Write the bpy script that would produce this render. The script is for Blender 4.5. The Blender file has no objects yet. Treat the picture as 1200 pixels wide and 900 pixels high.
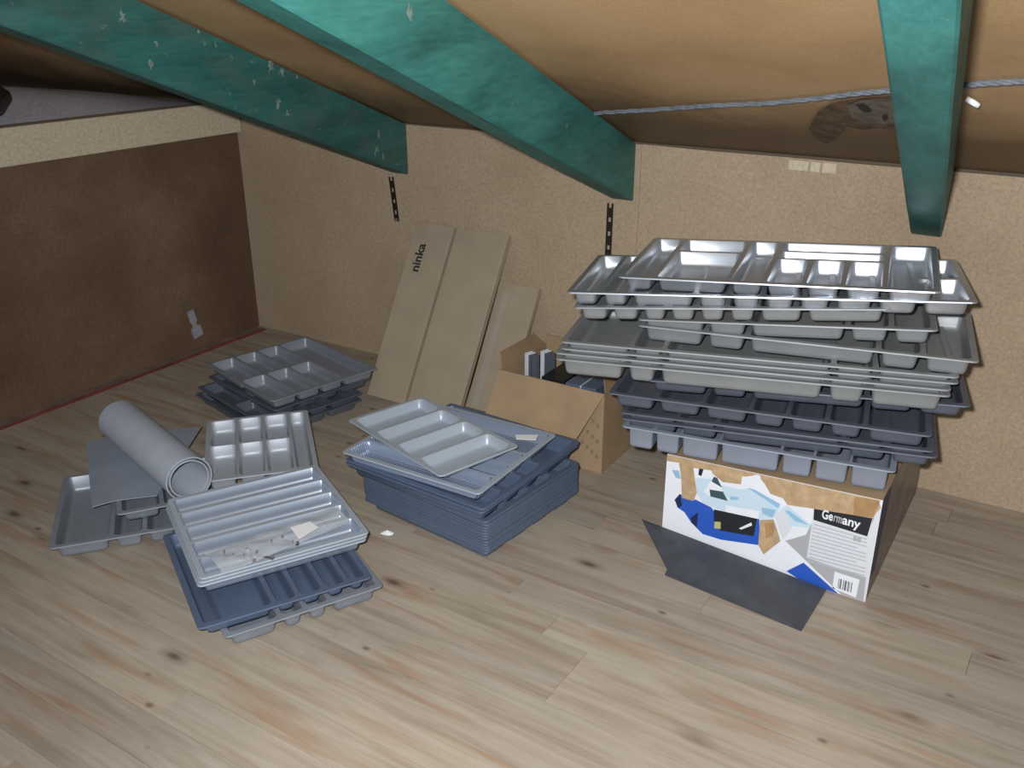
import bpy, bmesh, math, random
from mathutils import Vector, Matrix
from mathutils.geometry import tessellate_polygon
from mathutils import noise as mnoise
random.seed(7)
S = bpy.context.scene
COL = S.collection

# ------------------------------------------------------------------ camera
CAM_H = 1.30
F_PX, PITCH, ROLL, YAW = 1080.8, math.radians(22.76), math.radians(-0.116), math.radians(32.4)
CP = Vector((0, 0, CAM_H))
fw = Vector((-math.sin(YAW) * math.cos(PITCH), math.cos(YAW) * math.cos(PITCH), -math.sin(PITCH)))
rt0 = Vector((math.cos(YAW), math.sin(YAW), 0)); up0 = rt0.cross(fw)
RT = rt0 * math.cos(ROLL) + up0 * math.sin(ROLL)
UP = -rt0 * math.sin(ROLL) + up0 * math.cos(ROLL)
cam_d = bpy.data.cameras.new('camera'); cam = bpy.data.objects.new('camera', cam_d); COL.objects.link(cam)
cam_d.sensor_width = 36.0; cam_d.lens = F_PX / 1200 * 36; cam_d.clip_start = 0.02
mw = Matrix((RT, UP, -fw)).transposed().to_4x4(); mw.translation = CP
cam.matrix_world = mw
S.camera = cam

# ------------------------------------------------------------------ world, flash, exposure
wd = bpy.data.worlds.new('dim_attic'); S.world = wd; wd.use_nodes = True
wd.node_tree.nodes['Background'].inputs[0].default_value = (0.75, 0.85, 1.0, 1)
wd.node_tree.nodes['Background'].inputs[1].default_value = 0.26
fl_d = bpy.data.lights.new('camera_flash', 'SPOT'); flash = bpy.data.objects.new('camera_flash', fl_d); COL.objects.link(flash)
fl_d.energy = 215; fl_d.spot_size = math.radians(112); fl_d.spot_blend = 0.85; fl_d.shadow_soft_size = 0.018
fl_d.color = (0.95, 0.98, 1.03)
fm = mw.copy(); fm.translation = CP + UP * 0.045 - RT * 0.05 - fw * 0.0
flash.matrix_world = fm @ Matrix.Rotation(math.radians(-4), 4, 'Y') @ Matrix.Rotation(math.radians(1), 4, 'X')
S.view_settings.view_transform = 'Standard'; S.view_settings.look = 'None'
S.view_settings.exposure = 0.16; S.view_settings.gamma = 1.0; S.view_settings.use_curve_mapping = False

# ------------------------------------------------------------------ helpers
def ray(x, y): return fw + RT * ((x - 600) / F_PX) - UP * ((y - 450) / F_PX)
def P(x, y, z=0.0):                       # photo pixel -> point on the level z
    d = ray(x, y); return CP + d * ((z - CP.z) / d.z)
def PY(x, y, Y):                          # photo pixel -> point on the plane y = Y
    d = ray(x, y); return CP + d * ((Y - CP.y) / d.y)
def PX(x, y, X):
    d = ray(x, y); return CP + d * ((X - CP.x) / d.x)
def PN(x, y, n, k):
    d = ray(x, y); n = Vector(n); return CP + d * ((k - n.dot(CP)) / n.dot(d))

def mesh(name, verts, faces, mat=None, smooth=False):
    me = bpy.data.meshes.new(name); me.from_pydata([tuple(v) for v in verts], [], faces); me.update()
    if mat: me.materials.append(mat)
    if smooth: me.polygons.foreach_set('use_smooth', [True] * len(me.polygons))
    return me
def link(name, data, parent=None, loc=None):
    o = bpy.data.objects.new(name, data); COL.objects.link(o)
    if parent: o.parent = parent
    if loc is not None: o.location = loc
    return o
def tag(o, label=None, cat=None, group=None, kind=None):
    if label: o['label'] = label
    if cat: o['category'] = cat
    if group: o['group'] = group
    if kind: o['kind'] = kind
    return o
class MB:
    def __init__(s): s.v = []; s.f = []
    def add(s, vs, fs):
        b = len(s.v); s.v += [Vector(v) for v in vs]; s.f += [tuple(i + b for i in f) for f in fs]; return s
    def box(s, x0, x1, y0, y1, z0, z1):
        return s.add([(x0,y0,z0),(x1,y0,z0),(x1,y1,z0),(x0,y1,z0),(x0,y0,z1),(x1,y0,z1),(x1,y1,z1),(x0,y1,z1)],
                     [(0,3,2,1),(4,5,6,7),(0,1,5,4),(1,2,6,5),(2,3,7,6),(3,0,4,7)])
    def hexa(s, b, t):                    # four bottom, four top points
        return s.add(list(b) + list(t), [(0,3,2,1),(4,5,6,7),(0,1,5,4),(1,2,6,5),(2,3,7,6),(3,0,4,7)])
    def sheet(s, q, n, th):               # a planar quad with thickness along n
        q = [Vector(p) for p in q]; n = Vector(n) * th
        return s.hexa([p - n for p in q], q)
    def poly(s, pts): return s.add(pts, [tuple(range(len(pts)))])
    def tube(s, pts, r, n=8, closed=True):
        b = len(s.v)
        for i, p in enumerate(pts):
            a = pts[max(i-1, 0)]; c = pts[min(i+1, len(pts)-1)]
            t = (Vector(c) - Vector(a)).normalized()
            u = t.cross(Vector((0, 0, 1)))
            if u.length < 1e-3: u = t.cross(Vector((0, 1, 0)))
            u.normalize(); w = t.cross(u)
            for k in range(n):
                an = 2 * math.pi * k / n; s.v.append(Vector(p) + (u * math.cos(an) + w * math.sin(an)) * r)
        for i in range(len(pts) - 1):
            for k in range(n):
                s.f.append((b+i*n+k, b+i*n+(k+1) % n, b+(i+1)*n+(k+1) % n, b+(i+1)*n+k))
        if closed:
            s.f.append(tuple(b + k for k in range(n))[::-1]); s.f.append(tuple(b + (len(pts)-1)*n + k for k in range(n)))
        return s
    def build(s, name, mat, parent=None, smooth=False, bevel=0):
        o = link(name, mesh(name, s.v, s.f, mat, smooth), parent)
        if bevel:
            m = o.modifiers.new('bevel', 'BEVEL'); m.width = bevel; m.segments = 2; m.limit_method = 'ANGLE'
        return o
def empty(name, loc=(0, 0, 0)):
    e = bpy.data.objects.new(name, None); e.empty_display_size = 0.05; COL.objects.link(e); e.location = loc; return e

# ------------------------------------------------------------------ materials
def lin(c): return tuple(((v / 255) / 12.92 if v / 255 <= 0.04045 else ((v / 255 + 0.055) / 1.055) ** 2.4) for v in c)
def newmat(name, rough=0.7, metal=0.0, spec=0.5):
    m = bpy.data.materials.new(name); m.use_nodes = True
    nt = m.node_tree; b = nt.nodes['Principled BSDF']
    b.inputs['Roughness'].default_value = rough; b.inputs['Metallic'].default_value = metal
    b.inputs['Specular IOR Level'].default_value = spec
    return m, nt, b
def N(nt, t, **kw):
    n = nt.nodes.new(t)
    for k, v in kw.items(): setattr(n, k, v)
    return n
def coords(nt, scale=(1, 1, 1), kind='Object', rnd=0.0):
    tc = N(nt, 'ShaderNodeTexCoord'); mp = N(nt, 'ShaderNodeMapping'); mp.inputs['Scale'].default_value = scale
    nt.links.new(tc.outputs[kind], mp.inputs['Vector'])
    if rnd:
        oi = N(nt, 'ShaderNodeObjectInfo'); mu = N(nt, 'ShaderNodeMath', operation='MULTIPLY'); mu.inputs[1].default_value = rnd
        nt.links.new(oi.outputs['Random'], mu.inputs[0]); nt.links.new(mu.outputs[0], mp.inputs['Location'])
    return mp.outputs[0]
def tex(nt, vec, scale=5, detail=4, rough=0.55, dist=0.0):
    n = N(nt, 'ShaderNodeTexNoise'); n.inputs['Scale'].default_value = scale; n.inputs['Detail'].default_value = detail
    n.inputs['Roughness'].default_value = rough; n.inputs['Distortion'].default_value = dist
    nt.links.new(vec, n.inputs['Vector']); return n.outputs['Fac']
def ramp(nt, fac, stops):
    r = N(nt, 'ShaderNodeValToRGB'); e = r.color_ramp.elements
    while len(e) < len(stops): e.new(0.5)
    for i, (p, c) in enumerate(stops): e[i].position = p; e[i].color = tuple(c) + (1,) if len(c) == 3 else c
    nt.links.new(fac, r.inputs[0]); return r.outputs[0]
def mix(nt, fac, a, b, mode='MIX'):
    m = N(nt, 'ShaderNodeMix', data_type='RGBA', blend_type=mode)
    for sock, val in ((m.inputs[0], fac), (m.inputs[6], a), (m.inputs[7], b)):
        if hasattr(val, 'is_linked'): nt.links.new(val, sock)
        elif isinstance(val, (int, float)): sock.default_value = val
        else: sock.default_value = tuple(val) + (1,)
    return m.outputs[2]
def bump(nt, b, fac, strength=0.2, dist=0.002):
    n = N(nt, 'ShaderNodeBump'); n.inputs['Strength'].default_value = strength; n.inputs['Distance'].default_value = dist
    nt.links.new(fac, n.inputs['Height']); nt.links.new(n.outputs[0], b.inputs['Normal'])
def bw(v): return (v, v, v)
def board_mat(name, c1, c2, c3, big=1.2, fine=120, rough=0.75):
    m, nt, b = newmat(name, rough, spec=0.25); v = coords(nt)
    a = ramp(nt, tex(nt, v, big, 5, 0.6), [(0.3, c1), (0.52, c2), (0.75, c3)])
    f = tex(nt, v, fine, 3, 0.7)
    col = mix(nt, 0.55, a, ramp(nt, f, [(0.3, bw(0.55)), (0.7, bw(1.15))]), 'MULTIPLY')
    nt.links.new(col, b.inputs['Base Color']); bump(nt, b, f, 0.15, 0.001)
    return m
def plain(name, c, rough=0.6, metal=0.0, spec=0.5, var=0.0, scale=12, fine=0.0):
    m, nt, b = newmat(name, rough, metal, spec)
    if var:
        v = coords(nt); f = tex(nt, v, scale, 4, 0.6)
        col = mix(nt, 1.0, ramp(nt, f, [(0.3, bw(1 - var)), (0.7, bw(1 + var * 0.5))]), c, 'MULTIPLY')
        nt.links.new(col, b.inputs['Base Color'])
        if fine: bump(nt, b, tex(nt, v, 250, 2), fine, 0.0006)
    else: b.inputs['Base Color'].default_value = tuple(c) + (1,)
    return m

M = {}
M['wall'] = board_mat('tan_hardboard', (0.335, 0.245, 0.155), (0.41, 0.308, 0.20), (0.46, 0.355, 0.24))
M['leftwall'] = board_mat('dark_brown_hardboard', (0.105, 0.060, 0.034), (0.145, 0.086, 0.050), (0.20, 0.132, 0.085), 2.2)
M['beam'] = board_mat('cream_planed_timber', (0.54, 0.45, 0.31), (0.57, 0.48, 0.335), (0.60, 0.51, 0.36), 3, 90)
M['deck'] = board_mat('grey_ledge_board', (0.50, 0.47, 0.51), (0.56, 0.53, 0.57), (0.60, 0.57, 0.60), 3, 80)
def ceiling_mat():
    m, nt, b = newmat('brown_ceiling_hardboard', 0.6, spec=0.3); v = coords(nt)
    a = ramp(nt, tex(nt, v, 1.6, 5, 0.6), [(0.28, (0.33, 0.195, 0.090)), (0.5, (0.47, 0.295, 0.145)), (0.75, (0.53, 0.35, 0.19))])
    # water-stained band low on the slope, by height of the board itself
    w = tex(nt, coords(nt, (1.4, 1.4, 1.4)), 2.0, 5, 0.65, 0.6)
    sx = N(nt, 'ShaderNodeSeparateXYZ'); nt.links.new(coords(nt), sx.inputs[0])
    ad = N(nt, 'ShaderNodeMath', operation='MULTIPLY_ADD'); ad.inputs[1].default_value = 0.25; nt.links.new(w, ad.inputs[0]); nt.links.new(sx.outputs['Z'], ad.inputs[2])
    st = ramp(nt, ad.outputs[0], [(0.0, bw(0.42)), (0.5, bw(0.42)), (1.0, bw(1))])
    mr = N(nt, 'ShaderNodeMapRange'); mr.inputs['From Min'].default_value = 1.12; mr.inputs['From Max'].default_value = 1.24
    mr.inputs['To Min'].default_value = 0.38; mr.inputs['To Max'].default_value = 1.0; nt.links.new(ad.outputs[0], mr.inputs['Value'])
    col = mix(nt, 1.0, a, mr.outputs[0], 'MULTIPLY')
    f = tex(nt, v, 140, 3, 0.7)
    col = mix(nt, 0.4, col, ramp(nt, f, [(0.3, bw(0.6)), (0.7, bw(1.1))]), 'MULTIPLY')
    nt.links.new(col, b.inputs['Base Color']); bump(nt, b, f, 0.12, 0.001)
    return m
M['ceiling'] = ceiling_mat()
def green_mat(name='green_painted_timber', k=1.0, fleck=0.70):
    m, nt, b = newmat(name, 0.55, spec=0.35)
    v = coords(nt, (6, 1.2, 6), rnd=9.0)
    a = ramp(nt, tex(nt, v, 2.2, 6, 0.65, 0.4), [(0.28, (0.018*k, 0.095*k, 0.084*k)), (0.5, (0.034*k, 0.165*k, 0.143*k)), (0.75, (0.055*k, 0.225*k, 0.195*k))])
    g = tex(nt, coords(nt, (40, 2, 40), rnd=5.0), 3, 4, 0.6)
    a = mix(nt, 0.5, a, ramp(nt, g, [(0.3, bw(0.6)), (0.7, bw(1.15))]), 'MULTIPLY')
    s = tex(nt, coords(nt, (14, 9, 14), rnd=3.0), 2.6, 3, 0.7)
    a = mix(nt, ramp(nt, s, [(fleck, bw(0)), (fleck + 0.13, bw(0.5))]), a, (0.36, 0.42, 0.36))
    if k < 1:
        gr = tex(nt, coords(nt, (5, 3, 5), rnd=2.0), 2.0, 5, 0.65)
        a = mix(nt, ramp(nt, gr, [(0.42, bw(0)), (0.7, bw(0.55))]), a, (0.085, 0.105, 0.095))
    nt.links.new(a, b.inputs['Base Color']); bump(nt, b, g, 0.2, 0.001)
    return m
M['green'] = green_mat(); M['green_grimy'] = green_mat('grimy_green_painted_timber', 0.68, 0.645)
def plank_mat():
    m, nt, b = newmat('worn_pine_boards', 0.5, spec=0.35)
    v1 = coords(nt, (1.1, 16, 1), rnd=37.0)
    base = ramp(nt, tex(nt, v1, 2.2, 6, 0.6, 0.6), [(0.25, (0.262, 0.212, 0.155)), (0.5, (0.37, 0.311, 0.239)), (0.75, (0.43, 0.378, 0.306))])
    v2 = coords(nt, (2.0, 60, 1), rnd=21.0)
    base = mix(nt, 0.22, base, ramp(nt, tex(nt, v2, 3, 5, 0.6, 0.3), [(0.3, bw(0.68)), (0.65, bw(1.08))]), 'MULTIPLY')
    v3 = coords(nt, (1.0, 9, 1), rnd=53.0)
    red = ramp(nt, tex(nt, v3, 2.6, 3, 0.5, 0.4), [(0.55, bw(0)), (0.70, bw(0.55))])
    base = mix(nt, red, base, (0.30, 0.165, 0.085))
    vo = N(nt, 'ShaderNodeTexVoronoi'); vo.inputs['Scale'].default_value = 1.0; nt.links.new(coords(nt, (3.0, 7.5, 1), rnd=71.0), vo.inputs['Vector'])
    kn = ramp(nt, vo.outputs['Distance'], [(0.035, bw(0.9)), (0.085, bw(0.35)), (0.17, bw(0))])
    base = mix(nt, kn, base, (0.105, 0.062, 0.036))
    vo2 = N(nt, 'ShaderNodeTexVoronoi'); vo2.inputs['Scale'].default_value = 1.0; nt.links.new(coords(nt, (6.5, 11.0, 1), rnd=17.0), vo2.inputs['Vector'])
    base = mix(nt, ramp(nt, vo2.outputs['Distance'], [(0.045, bw(0.75)), (0.10, bw(0))]), base, (0.12, 0.078, 0.05))
    dirt = tex(nt, coords(nt, (1, 1, 1), rnd=0.0), 2.3, 4, 0.6)
    oi = N(nt, 'ShaderNodeObjectInfo')
    pr = ramp(nt, oi.outputs['Random'], [(0, (0.93, 0.93, 0.94)), (0.5, (0.98, 0.97, 0.965)), (1, (1.03, 1.02, 0.99))])
    base = mix(nt, 1.0, base, pr, 'MULTIPLY')
    base = mix(nt, 0.35, base, ramp(nt, dirt, [(0.35, bw(0.7)), (0.65, bw(1.1))]), 'MULTIPLY')
    nt.links.new(base, b.inputs['Base Color'])
    return m
M['plank'] = plank_mat()
M['gap'] = plain('dark_subfloor', (0.10, 0.072, 0.045), 0.9)
M['red'] = plain('faded_red_paint', (0.28, 0.075, 0.055), 0.8, var=0.5, scale=9)
M['pinkgrey'] = plain('pinkish_dusty_edge', (0.22, 0.15, 0.125), 0.85, var=0.35, scale=12)
M['silver2'] = plain('blue_silver_plastic', (0.40, 0.455, 0.53), 0.25, 0.62, var=0.05, scale=20)
M['silver3'] = plain('satin_silver_plastic', (0.42, 0.475, 0.53), 0.36, 0.25, var=0.05, scale=20)
M['palegrey'] = plain('pale_grey_plastic', (0.385, 0.41, 0.445), 0.45, 0.15, var=0.06, scale=20)
M['slatelight'] = plain('light_slate_plastic', (0.25, 0.275, 0.33), 0.42, 0.15, var=0.06, scale=20)
M['silver'] = plain('bright_silver_plastic', (0.50, 0.525, 0.56), 0.32, 0.75, var=0.06, scale=20)
M['silverblue'] = plain('silver_blue_plastic', (0.36, 0.42, 0.50), 0.36, 0.45, var=0.08, scale=20)
M['grey'] = plain('mid_grey_plastic', (0.235, 0.255, 0.285), 0.42, 0.20, var=0.08, scale=20)
M['warmgrey'] = plain('warm_grey_plastic', (0.235, 0.242, 0.24), 0.45, 0.15, var=0.08, scale=20)
M['slate'] = plain('slate_plastic', (0.105, 0.116, 0.143), 0.42, 0.2, var=0.08, scale=20)
M['navy'] = plain('dark_slate_blue_plastic', (0.105, 0.138, 0.195), 0.42, 0.2, var=0.08, scale=20)
M['blue'] = plain('blue_grey_plastic', (0.105, 0.142, 0.215), 0.40, 0.25, var=0.08, scale=20)
M['white'] = plain('white_wall_plastic', (0.62, 0.64, 0.67), 0.5)
def ribbed_mat():
    m, nt, b = newmat('ribbed_silver_blue_plastic', 0.38, 0.4)
    b.inputs['Base Color'].default_value = (0.30, 0.36, 0.46, 1)
    w = N(nt, 'ShaderNodeTexWave', wave_type='BANDS', bands_direction='Y'); w.inputs['Scale'].default_value = 48
    nt.links.new(coords(nt), w.inputs['Vector']); bump(nt, b, w.outputs['Fac'], 1.0, 0.003)
    return m
M['ribbed'] = ribbed_mat()
M['mat'] = plain('light_grey_liner', (0.39, 0.42, 0.465), 0.75, spec=0.3, var=0.07, scale=14, fine=0.15)
M['matdark'] = plain('blue_grey_liner', (0.245, 0.275, 0.325), 0.75, spec=0.3, var=0.10, scale=10, fine=0.15)
M['card'] = plain('brown_cardboard', (0.335, 0.235, 0.135), 0.8, spec=0.2, var=0.14, scale=9, fine=0.1)
M['cardin'] = plain('cardboard_inside', (0.27, 0.185, 0.105), 0.85, spec=0.2, var=0.14, scale=9)
M['cardgrey'] = plain('pale_cardboard', (0.36, 0.29, 0.20), 0.8, spec=0.2, var=0.10, scale=9, fine=0.1)
M['inkbrown'] = plain('faint_brown_ink', (0.235, 0.16, 0.09), 0.8)
M['ink'] = plain('black_ink', (0.02, 0.02, 0.02), 0.7)
M['slab'] = plain('charcoal_sheet', (0.055, 0.059, 0.069), 0.6, var=0.2, scale=30)
M['black'] = plain('black_plastic', (0.006, 0.006, 0.008), 0.5)
M['strap'] = plain('dark_steel_strap', (0.030, 0.022, 0.018), 0.5, 0.5)
M['rope'] = plain('grey_fibre_rope', (0.15, 0.165, 0.185), 0.9, var=0.4, scale=60)
M['paper'] = plain('white_paper', (0.78, 0.78, 0.76), 0.8)
M['pwhite'] = plain('white_glossy_print', (0.72, 0.73, 0.76), 0.45, var=0.05)
M['pgrey'] = plain('grey_print', (0.36, 0.36, 0.36), 0.45)
M['plight'] = plain('light_grey_print', (0.60, 0.61, 0.63), 0.45)
M['ptext'] = plain('small_grey_text', (0.42, 0.43, 0.45), 0.5)
M['pblue'] = plain('blue_print', (0.018, 0.085, 0.42), 0.45)
M['pnavy'] = plain('navy_print', (0.010, 0.018, 0.06), 0.45)
M['pblack'] = plain('black_print', (0.012, 0.014, 0.018), 0.45)
M['ppale'] = plain('pale_blue_print', (0.50, 0.62, 0.70), 0.45)
M['psky'] = plain('sky_blue_print', (0.26, 0.44, 0.58), 0.45)
M['pteal'] = plain('dark_teal_print', (0.035, 0.075, 0.085), 0.45)
M['pyellow'] = plain('yellow_print', (0.45, 0.42, 0.16), 0.45)
M['torn'] = plain('torn_cardboard', (0.44, 0.30, 0.165), 0.85, var=0.25, scale=40)
M['torndark'] = plain('torn_cardboard_ply', (0.34, 0.20, 0.085), 0.85, var=0.2, scale=40)
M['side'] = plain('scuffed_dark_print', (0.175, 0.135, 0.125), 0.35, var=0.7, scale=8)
M['metal'] = plain('zinc_metal', (0.45, 0.45, 0.46), 0.35, 0.8)
def bag_mat():
    m, nt, b = newmat('clear_polythene', 0.12, spec=0.7)
    b.inputs['Base Color'].default_value = (0.75, 0.78, 0.82, 1); b.inputs['Alpha'].default_value = 0.42
    bump(nt, b, tex(nt, coords(nt), 40, 3), 0.6, 0.004)
    return m
M['bag'] = bag_mat()

# ------------------------------------------------------------------ the room
YB = 2.59; XL = -2.93; XR = 1.3; Y0 = -0.7
SLOPE = 0.360; ZC = 0.897
def zceil(y): return ZC + SLOPE * (YB - y)
LEDGE_TOP = 0.93; LEDGE_BOT = 0.812
# floor: subfloor + one object per board
floor = tag(MB().box(XL - 0.02, XR, Y0, YB + 0.02, -0.04, -0.018).build('floor', M['gap']), kind='structure')
PW = 0.089; y = YB + 0.010; row = 0
while y > Y0 + 0.05:
    x = XL + 0.0005 - random.uniform(0.1, 1.2); first = True
    while x < XR:
        Lg = random.uniform(2.2, 3.6); x0 = max(x, XL + 0.0005); x1 = min(x + Lg, XR - 0.002)
        if x1 - x0 > 0.04:
            g = 0.0004; zt = 0.0
            cx, cy = (x0 + x1) / 2, y - PW / 2
            hx, hy = (x1 - x0) / 2 - g, PW / 2 - g
            mb = MB().box(-hx, hx, -hy, hy, -0.018, 0.0)
            link('floorboard', mesh('floorboard', mb.v, mb.f, M['plank']), floor, (cx, cy, 0))
        x += Lg
    y -= PW; row += 1
# back wall: two hardboard panels with a butt joint
seam = PY(752, 172, YB).x
wall_back = tag(MB().box(XL - 1.5, XR, YB + 0.012, YB + 0.03, -0.04, ZC).build('wall_back', M['gap']), kind='structure')
def wavy_panel(x0, x1, z1, seed):
    mb = MB(); n = 40; vs = []
    for i in range(n + 1):
        x = x0 + (x1 - x0) * i / n; h = z1 + 0.004 * mnoise.noise(Vector((x * 3, seed, 0)))
        vs += [(x, YB, 0), (x, YB, h), (x, YB + 0.011, h), (x, YB + 0.011, 0)]
    fs = []
    for i in range(n):
        a = i * 4; b = a + 4
        fs += [(a, b, b + 1, a + 1), (a + 1, b + 1, b + 2, a + 2)]
    fs += [(0, 1, 2, 3), (n*4+3, n*4+2, n*4+1, n*4)]
    return mb.add(vs, fs).build('panel', M['wall'], wall_back)
wavy_panel(XL, seam - 0.0006, ZC - 0.004, 1.0)
wavy_panel(seam + 0.0006, XR, ZC - 0.006, 7.0)
# left wall with the timber plate and the ledge behind it
wall_left = tag(MB().box(XL - 0.015, XL, Y0, YB - 0.001, -0.04, LEDGE_BOT + 0.03).build('wall_left', M['leftwall']), kind='structure')
beam = MB().box(XL - 0.045, XL + 0.030, Y0, YB - 0.004, LEDGE_BOT, LEDGE_TOP).build('trim_1', M['beam'], bevel=0.004)
tag(beam, kind='structure')
for (a_, b_) in ((925, 948), (951, 962), (965, 981)):
    pa_, pb_ = PY(a_, 188, YB), PY(b_, 190, YB)
    MB().box(pa_.x, pb_.x, YB - 0.0015, YB, ZC - 0.038, ZC - 0.012).build('torn_chip', M['beam'], wall_back)
ledge_y = YB - (LEDGE_TOP - ZC) / SLOPE - 0.004
ledge = tag(MB().box(XL - 1.5, XL - 0.046, Y0, ledge_y, LEDGE_TOP - 0.022, LEDGE_TOP - 0.002).build('trim_2', M['deck']), kind='structure')
tag(MB().box(XL - 1.52, XL - 1.5, Y0, YB, 0, 2.3).build('wall_far_left', M['leftwall']), kind='structure')
# ceiling
def ceiling():
    nx, ny = 70, 40; vs = []; fs = []
    for j in range(ny + 1):
        for i in range(nx + 1):
            x = XL - 1.5 + (XR - XL + 1.5) * i / nx; yy = Y0 + (YB + 0.01 - Y0) * j / ny
            vs.append((x, yy, zceil(yy) + 0.004 * (1 + mnoise.noise(Vector((x * 1.6, yy * 1.6, 3))))))
    for j in range(ny):
        for i in range(nx):
            a = j * (nx + 1) + i; fs.append((a, a + nx + 1, a + nx + 2, a + 1))
    n = len(vs); vs += [(a, b, c + 0.012) for a, b, c in vs]; fs += [tuple(n + k for k in f[::-1]) for f in fs]
    return tag(MB().add(vs, fs).build('ceiling', M['ceiling'], smooth=True), kind='structure')
ceiling()
# red painted line along the foot of the left wall
mb = MB(); n = 60
for (a, b, mm, nm) in ((0.004, 0.042, 'pinkgrey', 'edge_band'), (0.042, 0.068, 'red', 'red_stripe')):
    mb = MB(); vs = []; fs = []
    for i in range(n + 1):
        yy = Y0 + (YB - 0.02 - Y0) * i / n; w = 0.003 * mnoise.noise(Vector((yy * 7, a * 50, 0)))
        vs += [(XL + a, yy, 0.0004), (XL + b + w, yy, 0.0004), (XL + b + w, yy, 0.0016), (XL + a, yy, 0.0016)]
    for i in range(n):
        q = i * 4; fs += [(q+3, q+7, q+6, q+2)[::-1], (q+1, q+2, q+6, q+5), (q, q+4, q+7, q+3)]
    o = mb.add(vs, fs).build('trim_3' if nm == 'edge_band' else 'trim_4', M[mm]); tag(o, kind='structure')

# ------------------------------------------------------------------ rafters
def rafter(x1, label, seed, mat='green'):
    x0 = x1 - 0.076; zb = 0.722; zt = zceil(YB) - 0.004; ye = YB - 0.003; ys = Y0
    rise = SLOPE * (ye - ys); n = 24; vs = []; fs = []; c = 0.004
    SK = -0.112                                    # the rafters run slightly off square to the wall
    prof = [(x0+c, 0), (x1-c, 0), (x1, c), (x1, zt-zb), (x0, zt-zb), (x0, c)]
    for i in range(n + 1):
        t = i / n; yy = ys + (ye - ys) * t; zz = zb + SLOPE * (ye - yy)
        for k, (px, pz) in enumerate(prof):
            d = 0.0012 * mnoise.noise(Vector((px * 30, yy * 4, seed + k)))
            vs.append((px + d + SK * (yy - ye), yy, zz + pz + (d if k < 3 else 0)))
    m = len(prof)
    for i in range(n):
        for k in range(m):
            fs.append((i*m+k, i*m+(k+1) % m, (i+1)*m+(k+1) % m, (i+1)*m+k))
    fs += [tuple(range(m)), tuple(n*m + k for k in range(m))[::-1]]
    o = MB().add(vs, fs).build('roof_rafter', M[mat])
    bm = bmesh.new(); bm.from_mesh(o.data); bmesh.ops.recalc_face_normals(bm, faces=bm.faces); bm.to_mesh(o.data); bm.free()
    return tag(o, label, 'rafter', 'green roof rafters')
rafter(-2.075, 'stained green painted rafter over the leaning ledge corner, speckled with white paint flecks', 1, 'green_grimy')
rafter(-1.200, 'bright teal green rafter ending on the back wall above the leaning cardboard cartons', 5)
rafter(-0.320, 'pale green rafter crossed by the grey rope, above the tall tray stack', 9)

# pale paint flecks stuck to the rafters
M['fleck'] = plain('pale_paint_fleck', (0.155, 0.215, 0.19), 0.7, var=0.5, scale=60)
def fleck(raf, x1, px, r, seed, n=16):
    n_ = Vector((1, 0.112, 0)); p = PN(px[0], px[1], n_, x1 + 0.112 * (YB - 0.003)); n_.normalize()
    a_ = Vector((0, 1, 0)) - n_ * n_.y; a_.normalize(); b_ = n_.cross(a_); q = []
    for i in range(n):
        an = 2 * math.pi * i / n; rr = r * (0.8 + 1.1 * mnoise.noise(Vector((math.cos(an) * 2.2, math.sin(an) * 2.2, seed * 1.7))))
        q.append(p + n_ * 0.0022 + a_ * (rr * math.cos(an)) + b_ * (rr * 1.3 * math.sin(an)))
    MB().poly(q).build('paint_fleck', M['fleck'], raf)
rafs = [o for o in COL.objects if o.name.startswith('roof_rafter')]
for k, (x, yy, r) in enumerate(((176,75,0.010), (183,52,0.007), (142,20,0.013), (317,77,0.014), (330,84,0.009), (325,120,0.012), (336,132,0.009), (347,90,0.006), (297,97,0.006), (440,176,0.014), (448,183,0.010), (443,158,0.012), (252,53,0.006), (232,37,0.005))):
    fleck(rafs[0], -2.075, (x, yy), r, k)
for k, (x, yy, r) in enumerate(((663,147,0.006), (599,122,0.004), (479,14,0.010), (700,200,0.004))):
    fleck(rafs[1], -1.200, (x, yy), r, 30 + k)
# perforated steel straps under two rafters
def strap(p0, p1, label):
    e = empty('perforated_strap', (p1.x, YB - 0.004, p1.z))
    d = Vector((p0.x - p1.x, 0, p0.z - p1.z)); L = d.length; d.normalize(); s = Vector((d.z, 0, -d.x)); w = 0.0105
    mb = MB(); nh = 4; z = 0; seg = L / nh; hole = 0.014
    def bar(a, b, u, v):
        q = [d*a + s*u, d*b + s*u, d*b + s*v, d*a + s*v]
        mb.hexa([p + Vector((0, 0.0015, 0)) for p in q], [p - Vector((0, 0.0015, 0)) for p in q])
    for i in range(nh):
        a = i * seg
        bar(a, a + seg, -w, -w * 0.45); bar(a, a + seg, w * 0.45, w); bar(a, a + seg - hole, -w * 0.45, w * 0.45)
    mb.build('strap_plate', M['strap'], e)
    MB().tube([d*(L*0.04) + Vector((0, -0.001, 0)), d*(L*0.04) + Vector((0, -0.005, 0))], 0.006, 10).build('screw_head', M['metal'], e)
    return tag(e, label, 'strap', 'steel straps below the rafters')
strap(PY(459, 207, YB), PY(466, 259, YB), 'short dark perforated steel strap hanging slightly askew below the stained rafter')
strap(PY(716, 238, YB), PY(713, 303, YB), 'dark perforated steel strap hanging below the teal rafter behind the trays')

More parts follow.
